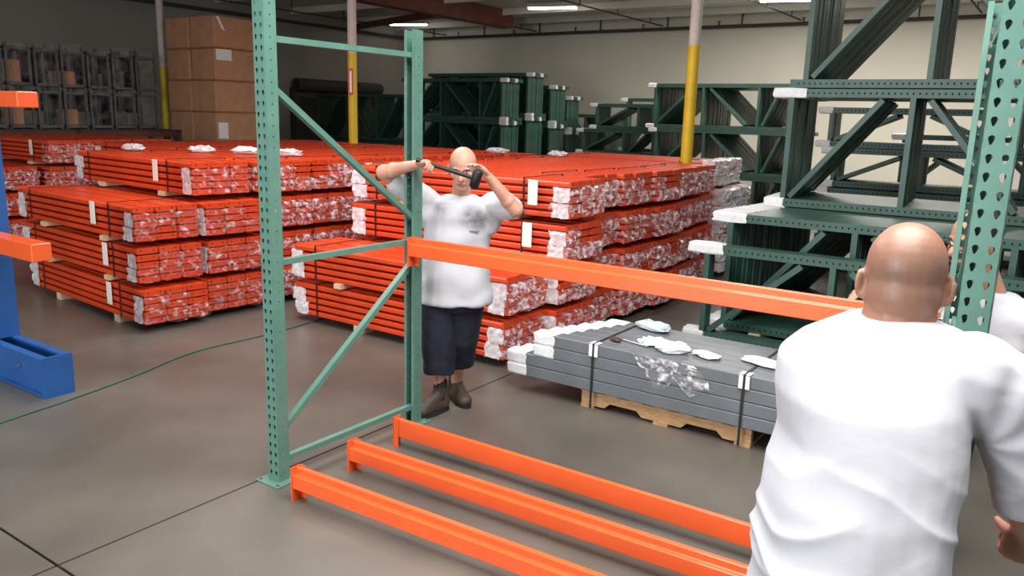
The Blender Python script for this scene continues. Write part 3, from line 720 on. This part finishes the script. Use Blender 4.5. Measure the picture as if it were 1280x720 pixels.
# ------------------------------------------------------------------ people
def norm(v): return Vector(v).normalized()
def hand(b, wrist, d, nrm, thumb_side, curl=(.3, .5, .4), k=1.0, spread=.0, thumb=.4, tout=.75):
    wrist = Vector(wrist); d = norm(d); nrm = Vector(nrm); nrm = (nrm - d * nrm.dot(d)).normalized(); s = norm(d.cross(nrm)) * thumb_side
    b.ell(wrist + d * .05 * k, (.052 * k, .040 * k, .017 * k), (d, s, nrm), 12, 8, e=.8)
    b.cap(wrist - d * .01, wrist + d * .03 * k, .024 * k, .022 * k)
    for i, (off, L) in enumerate(((.029, .074), (.010, .082), (-.009, .076), (-.027, .060))):
        p = wrist + d * (.088 - .006 * abs(i - 1)) * k + s * off * k; dd = (d + s * spread * (1.5 - i)).normalized(); a = 0
        for j, (fr, c) in enumerate(zip((.45, .31, .24), curl)):
            a += c; q = p + (dd * cos(a) + nrm * sin(a)) * L * fr * k
            b.cap(p, q, (.0092 - .0008 * j) * k, (.0085 - .0008 * j) * k, 8); p = q
    p = wrist + d * .025 * k + s * .028 * k; dd = norm(d * .55 + s * tout + nrm * thumb)
    q = p + dd * .042 * k; b.cap(p, q, .013 * k, .011 * k, 8); r = q + norm(dd + d * .5 + nrm * thumb) * .032 * k; b.cap(q, r, .0105 * k, .008 * k, 8)
def head(b, c, f, u, k=1.0):
    f = norm(f); u = Vector(u); u = (u - f * u.dot(f)).normalized(); s = f.cross(u); A = (f, s, u); c = Vector(c)
    b.ell(c + u * .030 * k - f * .012 * k, (.098 * k, .079 * k, .090 * k), A, 24, 14)
    b.ell(c - u * .030 * k - f * .02 * k, (.080 * k, .073 * k, .080 * k), A, 20, 12)
    b.ell(c + f * .030 * k - u * .045 * k, (.062 * k, .058 * k, .075 * k), A, 20, 12)
    b.ell(c + f * .066 * k - u * .098 * k, (.022 * k, .028 * k, .020 * k), A)
    b.ell(c + f * .070 * k + u * .022 * k, (.020 * k, .052 * k, .014 * k), A)
    b.cap(c + f * .086 * k + u * .008 * k, c + f * .108 * k - u * .030 * k, .008 * k, .015 * k)
    b.ell(c + f * .094 * k - u * .036 * k, (.013 * k, .019 * k, .010 * k), A)
    b.ell(c + f * .084 * k - u * .066 * k, (.012 * k, .026 * k, .010 * k), A)
    for sg in (-1, 1):
        b.ell(c + f * .055 * k + s * sg * .042 * k - u * .022 * k, (.026 * k, .022 * k, .022 * k), A)
        e = c - f * .010 * k + s * sg * .081 * k - u * .016 * k
        ef = norm(f * .35 * -1 + s * sg * .9); eu = norm(u - f * .15)
        eax = norm(f + s * sg * -.0 ); 
        b.ell(e + s * sg * .004 * k, (.021 * k, .0085 * k, .034 * k), (norm(f * .9 - s * sg * .45), norm(s * sg * .9 + f * .45), eu))
        b.ell(e - u * .024 * k, (.012 * k, .008 * k, .012 * k), A)
def face(root, c, f, u, k=1.0):
    f = norm(f); u = Vector(u); u = (u - f * u.dot(f)).normalized(); s = f.cross(u); c = Vector(c)
    for sg in (-1, 1):
        b = MB(); b.ell(c + f * .074 * k + s * sg * .032 * k + u * .002 * k, (.012 * k, .014 * k, .0085 * k), (f, s, u)); o = b.build('eye', M['eye'], root)
        b = MB(); b.ell(c + f * .0835 * k + s * sg * .032 * k + u * .002 * k, (.004 * k, .006 * k, .006 * k), (f, s, u)); b.build('iris', M['iris'], o)
        b = MB(); b.ell(c + f * .084 * k + s * sg * .034 * k + u * .022 * k, (.006 * k, .020 * k, .004 * k), (f, s, u)); b.build('eyebrow', M['hair'], root)
    b = MB(); b.ell(c + f * .090 * k - u * .066 * k, (.009 * k, .024 * k, .006 * k), (f, s, u)); b.build('lips', M['lip'], root)
def folds(o, fn):
    me = o.data; me.calc_loop_triangles() if hasattr(me, 'calc_loop_triangles') else None
    nv = [v.normal.copy() for v in me.vertices]
    for v, nn in zip(me.vertices, nv): v.co = v.co + nn * fn(v.co, nn)
    me.update()
def boot(root, ankle, toe, k=1.0):
    ankle, toe = Vector(ankle), Vector(toe); d = Vector((toe.x - ankle.x, toe.y - ankle.y, 0)).normalized(); s = Vector((-d.y, d.x, 0)); z = Vector((0, 0, 1))
    g = Vector((ankle.x, ankle.y, 0)); b = MB()
    b.cap(g + z * .06 - d * .02, g + z * .17, .052, .050)
    b.ell(g + d * .075 + z * .055, (.135, .050, .045), (d, s, z), 18, 10, e=.8)
    b.ell(g + d * .155 + z * .045, (.065, .052, .036), (d, s, z), 16, 10, e=.8)
    b.cap(g + z * .13, g + d * .12 + z * .07, .045, .042)
    o = remesh(b.build('boot', M['boot'], root), .008, 4)
    b = MB(); vs = []; n = 20
    for zz in (.001, .026):
        for i in range(n):
            t = 2 * pi * i / n; x = .075 + .15 * cos(t); w_ = .052 * (1 if cos(t) > 0 else .88)
            vs.append(g + d * x + s * (w_ * math.copysign(abs(sin(t)) ** .7, sin(t))) + z * zz)
    b.add(vs, [tuple(range(n - 1, -1, -1)), tuple(range(n, 2 * n))] + [(i, (i + 1) % n, n + (i + 1) % n, n + i) for i in range(n)]); b.build('sole', M['sole'], o)
    b = MB()
    for q in range(3):
        c = g + d * (.055 + .028 * q) + z * (.135 - .018 * q); b.tube([c - s * .032, c + z * .008, c + s * .032], .004, 6)
    b.build('laces', M['sole'], o)

Zv = Vector((0, 0, 1))
# ---- worker with the mallet, behind the left frame
def man_mallet():
    root = thing('person', 'worker in pale grey T-shirt and navy shorts swinging a black mallet', 'person', (0, 0, 0), 0, 'workers')
    R = Vector((.822, .570, 0)); T = Vector((.570, -.822, 0))        # R: image right, T: toward the viewer
    O = Vector((.05, 1.47, 0))
    def p(r, t, z): return O + R * r + T * t + Zv * z
    k = 5.27 / 1006.
    hc = p(.045, .08, 1.635); fdir = (R * -.05 + T * .93 - Zv * .30).normalized()
    shR, shL = p(-.215, .02, 1.43), p(.265, .03, 1.40)               # image left / image right shoulder
    elR, elL = p(-.44, .17, 1.60), p(.385, .20, 1.395)
    wrR, wrL = p(-.215, .36, 1.665), p(.215, .30, 1.60)
    hipR, hipL = p(-.10, 0, .88), p(.10, 0, .88)
    knR, knL = p(-.10, .06, .47), p(.05, -.04, .47)
    anR, anL = p(-.085, .05, .08), p(.0, -.20, .08)
    b = MB(); head(b, hc, fdir, Zv + T * .2, 1.08)
    b.cap(p(.03, 0, 1.44), hc - Zv * .05 - T * .01, .062, .058)
    b.loft([(p(0, 0, .84), R, T, .15, .10), (p(0, 0, 1.1), R, T, .15, .10), (p(.02, 0, 1.35), R, T, .17, .10), (p(.025, 0, 1.45), R, T, .11, .07)])
    for sh, el, wr in ((shR, elR, wrR), (shL, elL, wrL)):
        b.cap(sh, el, .060, .050); b.cap(el, wr, .050, .030); m_ = el.lerp(wr, .3); b.ell(m_, (.05, .046, .05))
    for h_, kn, an in ((hipR, knR, anR), (hipL, knL, anL)):
        b.cap(h_, kn, .085, .058); b.cap(kn, an, .056, .036); c = kn.lerp(an, .28) - T * .015; b.ell(c, (.052, .055, .11))
    # hands: image-left one grips the handle end, image-right one steadies the mallet head
    hA = p(-.125, .40, 1.672); hB = p(.125, .40, 1.600)             # handle line
    ax = (hB - hA).normalized()
    hand(b, wrR, norm(hA - wrR + Zv * .015), -Zv * .8 + T * .3, 1, (.9, 1.1, .8), 1.0, 0, .6)
    hand(b, wrL, norm(p(.115, .33, 1.705) - wrL), T * .5 - R * .8, -1, (.35, .5, .4), 1.0, .05, .3)
    o = remesh(b.build('body', M['skin2'], root), .0055, 4); face(root, hc, fdir, Zv + T * .2, 1.08)
    # stubble on the chin
    # T-shirt
    b = MB()
    b.loft([(p(0, .01, .755), R, T, .235, .165), (p(0, .01, .85), R, T, .228, .16), (p(0, .01, 1.0), R, T, .215, .152), (p(.01, .005, 1.18), R, T, .215, .145), (p(.02, .005, 1.32), R, T, .225, .135), (p(.025, 0, 1.41), R, T, .195, .105), (p(.03, 0, 1.462), R, T, .095, .075)])
    for sh, el, q in ((shR, elR, .62), (shL, elL, .72)):
        e = sh.lerp(el, q); b.cap(sh + (sh - e) * .3, e, .088, .080)
        b.cap(sh, sh - Zv * .12 - (sh - O - Zv * sh.z) * .2, .08, .08)
    o = remesh(b.build('t_shirt', M['tee2'], root), .009, 8)
    def fn(c, nn):
        q = c - O; r, z = q.dot(R), q.z
        a = sin(26 * (r * .8 + (z - 1.0) * .55) + 2.5 * noise.noise(c * 5)) * .5 + .5
        d_ = sin(30 * (r * .25 - (z - 1.0)) + 3 * noise.noise(c * 4)) * .5 + .5
        return (.014 * a * max(0, 1.25 - z) * 1.5 + .008 * d_ + .012 * noise.noise(c * 7)) * (1 if z < 1.42 else .4)
    folds(o, fn)
    b = MB(); b.ell(p(.13, .142, 1.245), (.035, .008, .006), (R, T, Zv)); b.build('chest_mark', M['tee_dirt'], root)
    stain(M['tee2'], [(p(.11, .13, 1.33), .10, 1.7), (p(.19, .13, 1.31), .10, 1.7), (p(-.11, .12, 1.37), .10, 1.2)], (.12, .12, .13))
    # shorts
    b = MB()
    b.loft([(p(0, 0, .70), R, T, .19, .13), (p(0, 0, .80), R, T, .195, .135), (p(0, 0, .93), R, T, .18, .125)])
    for h_, kn, an in ((hipR, knR, anR), (hipL, knL, anL)):
        hem = kn.lerp(an, .50); dn = Vector((0, 0, 1))
        b.loft([(hem, R, T, .105, .108), (kn, R, T, .112, .115), (h_.lerp(kn, .5), R, T, .116, .120), (h_ - Zv * .02, R, T, .115, .125)])
    o = remesh(b.build('shorts', M['navy'], root), .010, 5)
    folds(o, lambda c, nn: .010 * noise.noise(Vector((c.x * 9, c.y * 9, c.z * 3))) + .005 * noise.noise(c * 16))
    for an, toe in ((anR, anR + T * .16 - R * .14), (anL, anL + T * .10 + R * .05)):
        b = MB(); b.cap(Vector((an.x, an.y, .10)), Vector((an.x, an.y, .21)), .049, .047); b.build('sock', M['sock'], root); boot(root, an, toe)
    # the mallet is held: a thing of its own
    t = thing('mallet', 'black rubber mallet held across the face of the worker', 'mallet', (0, 0, 0))
    b = MB(); b.tube([hA - ax * .09, hA, hB + ax * .02], [.014, .013, .012], 10); b.build('handle', M['rubber'], t)
    hd = norm(Zv - ax * ax.z + T * .25)
    b = MB(); c = hB + ax * .02; b.tube([c - hd * .055, c - hd * .050, c + hd * .050, c + hd * .055], [.024, .030, .030, .024], 14); b.build('mallet_head', M['rubber'], t)
man_mallet()

# ---- big bald man in the foreground, seen from behind
def man_front():
    root = thing('person', 'bald man in white T-shirt seen from behind in the right foreground', 'person', (0, 0, 0), 0, 'workers')
    A = Vector((-.16, .987, 0)).normalized(); R = Vector((.987, .16, 0)).normalized()   # A: the way he faces, R: his right
    hc = pt(1131, 349, 1.62)
    def p(px, py, d): return pt(px, py, d)
    up = norm(Zv + A * .10)
    b = MB(); head(b, hc, norm(A - Zv * .2), up, .95)
    nk = p(1118, 412, 1.60); b.cap(nk - Zv * .06, hc - Zv * .045 - A * .012, .076, .068); b.ell(hc - Zv * .075 - A * .045, (.060, .045, .05), (R, A, Zv))
    shL, shR = p(1052, 470, 1.62), p(1236, 482, 1.50)
    elL, wrL = shL + Vector((-.06, .26, -.22)), shL + Vector((.10, .50, -.16))
    elR = p(1284, 612, 1.52); wrR = p(1288, 662, 1.60)
    hip = (p(972, 720, 1.43) + p(1206, 720, 1.43)) / 2 + A * .11 - Zv * .15 + R * .0
    chest = p(1108, 476, 1.60)
    b.loft([(hip - Zv * .1, R, A, .14, .12), (hip + Zv * .12, R, A, .13, .11), (chest - Zv * .15, R, A, .13, .10), (chest + Zv * .03, R, A, .13, .08)])
    for sh, el, wr in ((shL, elL, wrL), (shR, elR, wrR)): b.cap(sh, el, .062, .050); b.cap(el, wr, .050, .033)
    hand(b, wrL, A - R * .2, -R, 1, (.7, .8, .6), 1.05)
    hand(b, wrR, norm(p(1268, 702, 1.66) - wrR), norm(A * .9 - Zv * .3), -1, (1.1, 1.3, .9), 1.0, 0, .9, .35)
    hips = [hip + R * s * .105 - Zv * .05 for s in (-1, 1)]
    kns = [h_ + Vector((0, .10, -.45)) for h_ in hips]; ans = [Vector((h_.x + s * .02, h_.y - .02, .08)) for h_, s in zip(hips, (-1, 1))]
    for h_, kn, an in zip(hips, kns, ans): b.cap(h_, kn, .095, .062); b.cap(kn, an, .060, .040)
    o = remesh(b.build('body', M['skin1'], root), .005, 5); face(root, hc, norm(A - Zv * .2), up, .95)
    stain(M['skin1'], [(hc - A * .07 + Zv * .02 + R * .05, .12, 1.3), (hc - A * .07 + Zv * .02 - R * .05, .12, 1.3)], (.17, .115, .085))
    # T-shirt: rings from waist to collar, following the back seen in the picture
    b = MB()
    def ring(xl, xr, y, d, dep, tw=0):
        l, r = p(xl, y, d), p(xr, y, d); c = (l + r) / 2; w_ = (r - l).length / 2
        a = (r - l); a.z = 0; a.normalize(); f_ = Vector((-a.y, a.x, 0)); c = c + f_ * dep * .55
        return (c, norm(r - l), f_, w_, dep)
    rings = [ring(962, 1204, 800, 1.42, .19), ring(972, 1206, 720, 1.43, .19), ring(984, 1214, 640, 1.44, .19), ring(1004, 1226, 570, 1.46, .185), ring(996, 1236, 510, 1.48, .18), ring(1000, 1244, 462, 1.51, .16), ring(1024, 1236, 432, 1.54, .125), ring(1058, 1205, 412, 1.56, .095), ring(1078, 1180, 402, 1.57, .08)]
    b.loft(rings, 32)
    b.cap(shL - R * .005, shL.lerp(elL, .75), .080, .085)
    b.cap(shR - R * .05 + Zv * .008, shR, .088, .092)
    b.loft([(elR + Vector((.01, .015, -.045)), R, A, .062, .080), (elR + Vector((.01, .01, .0)), R, A, .066, .086), (shR.lerp(elR, .5) + R * .01, R, A, .072, .088), (shR, R, A, .08, .09)])
    o = remesh(b.build('t_shirt', M['tee'], root), .006, 12)
    src = p(1225, 560, 1.46)
    def fn(c, nn):
        q = c - src; r, z = q.dot(R), q.z
        # fan of folds spreading from the right armpit plus low sagging folds
        ang = math.atan2(z, -r); dist = math.hypot(r, z)
        fan = sin(ang * 9 + 1.5 * noise.noise(c * 7)) * math.exp(-((dist - .17) / .11) ** 2) * (.6 + noise.noise(c * 5))
        lo_ = max(0, min(1, (1.42 - c.z) / .22))
        rg = lambda t: (1 - abs(sin(t))) ** 1.6 - .3
        low = rg(19 * (z + .42 * r) + 2.6 * noise.noise(c * 4.5)) * lo_ * max(0, .7 + 1.2 * noise.noise(c * 6 + Vector((3, 1, 7))))
        diag = rg(24 * (z * .55 - r) + 2.4 * noise.noise(c * 4)) * max(0, min(1, (.20 + r) / .12)) * lo_ * max(0, .6 + 1.2 * noise.noise(c * 5))
        side = rg(30 * (z - .15 * r) + 2 * noise.noise(c * 5)) * max(0, min(1, (-r - .16) / .08)) * lo_
        return .0070 * fan + .011 * low + .011 * diag + .008 * side + .006 * noise.noise(c * 8)
    folds(o, fn)
    b = MB()
    b.loft([(hip - Zv * .14, R, A, .175, .145), (hip + Zv * .02, R, A, .165, .145), (hip + Zv * .10, R, A, .15, .13)])
    for h_, kn, an in zip(hips, kns, ans):
        hem = kn.lerp(an, .97); b.loft([(hem, R, A, .085, .10), (kn, R, A, .095, .10), (h_ - Zv * .05, R, A, .11, .13)])
    o = remesh(b.build('trousers', M['denim'], root), .012, 4)
    for an in ans: boot(root, an, an + A * .2)
man_front()

# ---- third man behind the right frame
def man_right():
    root = thing('person', 'dark-haired man in white T-shirt partly hidden behind the keyhole post', 'person', (0, 0, 0), 0, 'workers')
    R = Vector((.822, .570, 0)); A = Vector((-.570, .822, 0))        # image right, away from the viewer
    D = 3.46
    hc = pt(1217, 302, D); f = norm(R * -.95 - A * .28 - Zv * .15); k = 1.08
    b = MB(); head(b, hc, f, Zv, k); s = f.cross(Zv)
    ch = pt(1236, 405, D + .04); b.cap(ch + Zv * .10, hc - Zv * .05 - f * .02, .065, .06)
    F = norm(R * -.75 - A * .66); S = norm(Zv.cross(F))               # chest faces F, S: his left
    shl, shr = ch + S * .19 + Zv * .10, ch - S * .19 + Zv * .10
    tgt = Vector((2.56, 1.075, 1.232)); wrr = Vector((2.66, 1.14, 1.27)); elr = (shr + wrr) / 2 + Vector((.02, .10, -.10))
    ell_ = pt(1293, 448, 3.42); wrl = pt(1238, 446, 3.27)
    hip = Vector((ch.x, ch.y, 0)) - R * .15 + A * .05; hip.z = .90
    b.loft([(hip - Zv * .1, S, F, .15, .11), (hip + Zv * .15, S, F, .15, .11), (ch - Zv * .1, S, F, .17, .11), (ch + Zv * .11, S, F, .12, .08)])
    b.cap(shl, ell_, .055, .048); b.cap(ell_, wrl, .046, .032); b.cap(shr, elr, .055, .046); b.cap(elr, wrr, .045, .030)
    hand(b, wrr, norm(tgt - wrr), -Zv, 1, (.5, .6, .5), 1.0)
    hand(b, wrl, norm(Vector((2.99, 1.17, wrl.z)) - wrl), norm(-R - A * .3), 1, (.5, .7, .5), .95)
    hips = [hip + S * q * .10 for q in (-1, 1)]; ans = [Vector((h_.x, h_.y, .08)) - R * .03 for h_ in hips]; kns = [h_.lerp(a_, .5) + F * .03 for h_, a_ in zip(hips, ans)]
    for h_, kn, an in zip(hips, kns, ans): b.cap(h_, kn, .085, .058); b.cap(kn, an, .056, .038)
    remesh(b.build('body', M['skin3'], root), .0055, 4); face(root, hc, f, Zv, k)
    b = MB(); u = Zv
    b.ell(hc + u * .036 * k - f * .024 * k, (.094 * k, .086 * k, .094 * k), (f, s, u), 24, 14); b.ell(hc - u * .03 * k - f * .055 * k, (.056 * k, .076 * k, .065 * k), (f, s, u))
    remesh(b.build('hair', M['hair'], root), .007, 3)
    b = MB(); b.ell(hc + f * .082 * k - u * .098 * k, (.020 * k, .026 * k, .018 * k), (f, s, u)); b.ell(hc + f * .097 * k - u * .053 * k, (.008 * k, .026 * k, .006 * k), (f, s, u)); b.build('beard', M['hair'], root)
    b = MB()
    for sg in (-1, 1):
        c = hc + f * .100 * k + s * sg * .034 * k + u * .0; b.tube([c + s * .024 * cos(t * pi / 5) + u * .016 * sin(t * pi / 5) for t in range(11)], .0022, 5); b.tube([c + s * sg * .024, hc + s * sg * .086 * k + u * .005], .002, 5)
    b.tube([hc + f * .102 * k - s * .01, hc + f * .102 * k + s * .01], .002, 5); b.build('glasses', M['rubber'], root)
    b = MB()
    b.loft([(hip - Zv * .10, S, F, .205, .15), (hip + Zv * .12, S, F, .20, .15), (ch - Zv * .18, S, F, .205, .14), (ch, S, F, .215, .13), (ch + Zv * .09, S, F, .17, .10), (ch + Zv * .15, S, F, .085, .075)])
    for sh, el in ((shl, ell_), (shr, elr)): b.cap(sh, sh.lerp(el, .72), .085, .078)
    o = remesh(b.build('t_shirt', M['tee'], root), .009, 7)
    folds(o, lambda c, nn: .010 * sin(30 * (c.z + .5 * c.x) + 3 * noise.noise(c * 5)) * (.5 + noise.noise(c * 4)) + .006 * noise.noise(c * 9))
    b = MB(); b.loft([(hip - Zv * .15, S, F, .17, .13), (hip + Zv * .08, S, F, .17, .13)])
    for h_, kn, an in zip(hips, kns, ans): b.loft([(an + Zv * .03, S, F, .08, .095), (kn, S, F, .085, .09), (h_ - Zv * .05, S, F, .10, .12)])
    remesh(b.build('trousers', M['denim'], root), .012, 4)
    for an in ans: boot(root, an, an + F * .2)
man_right()
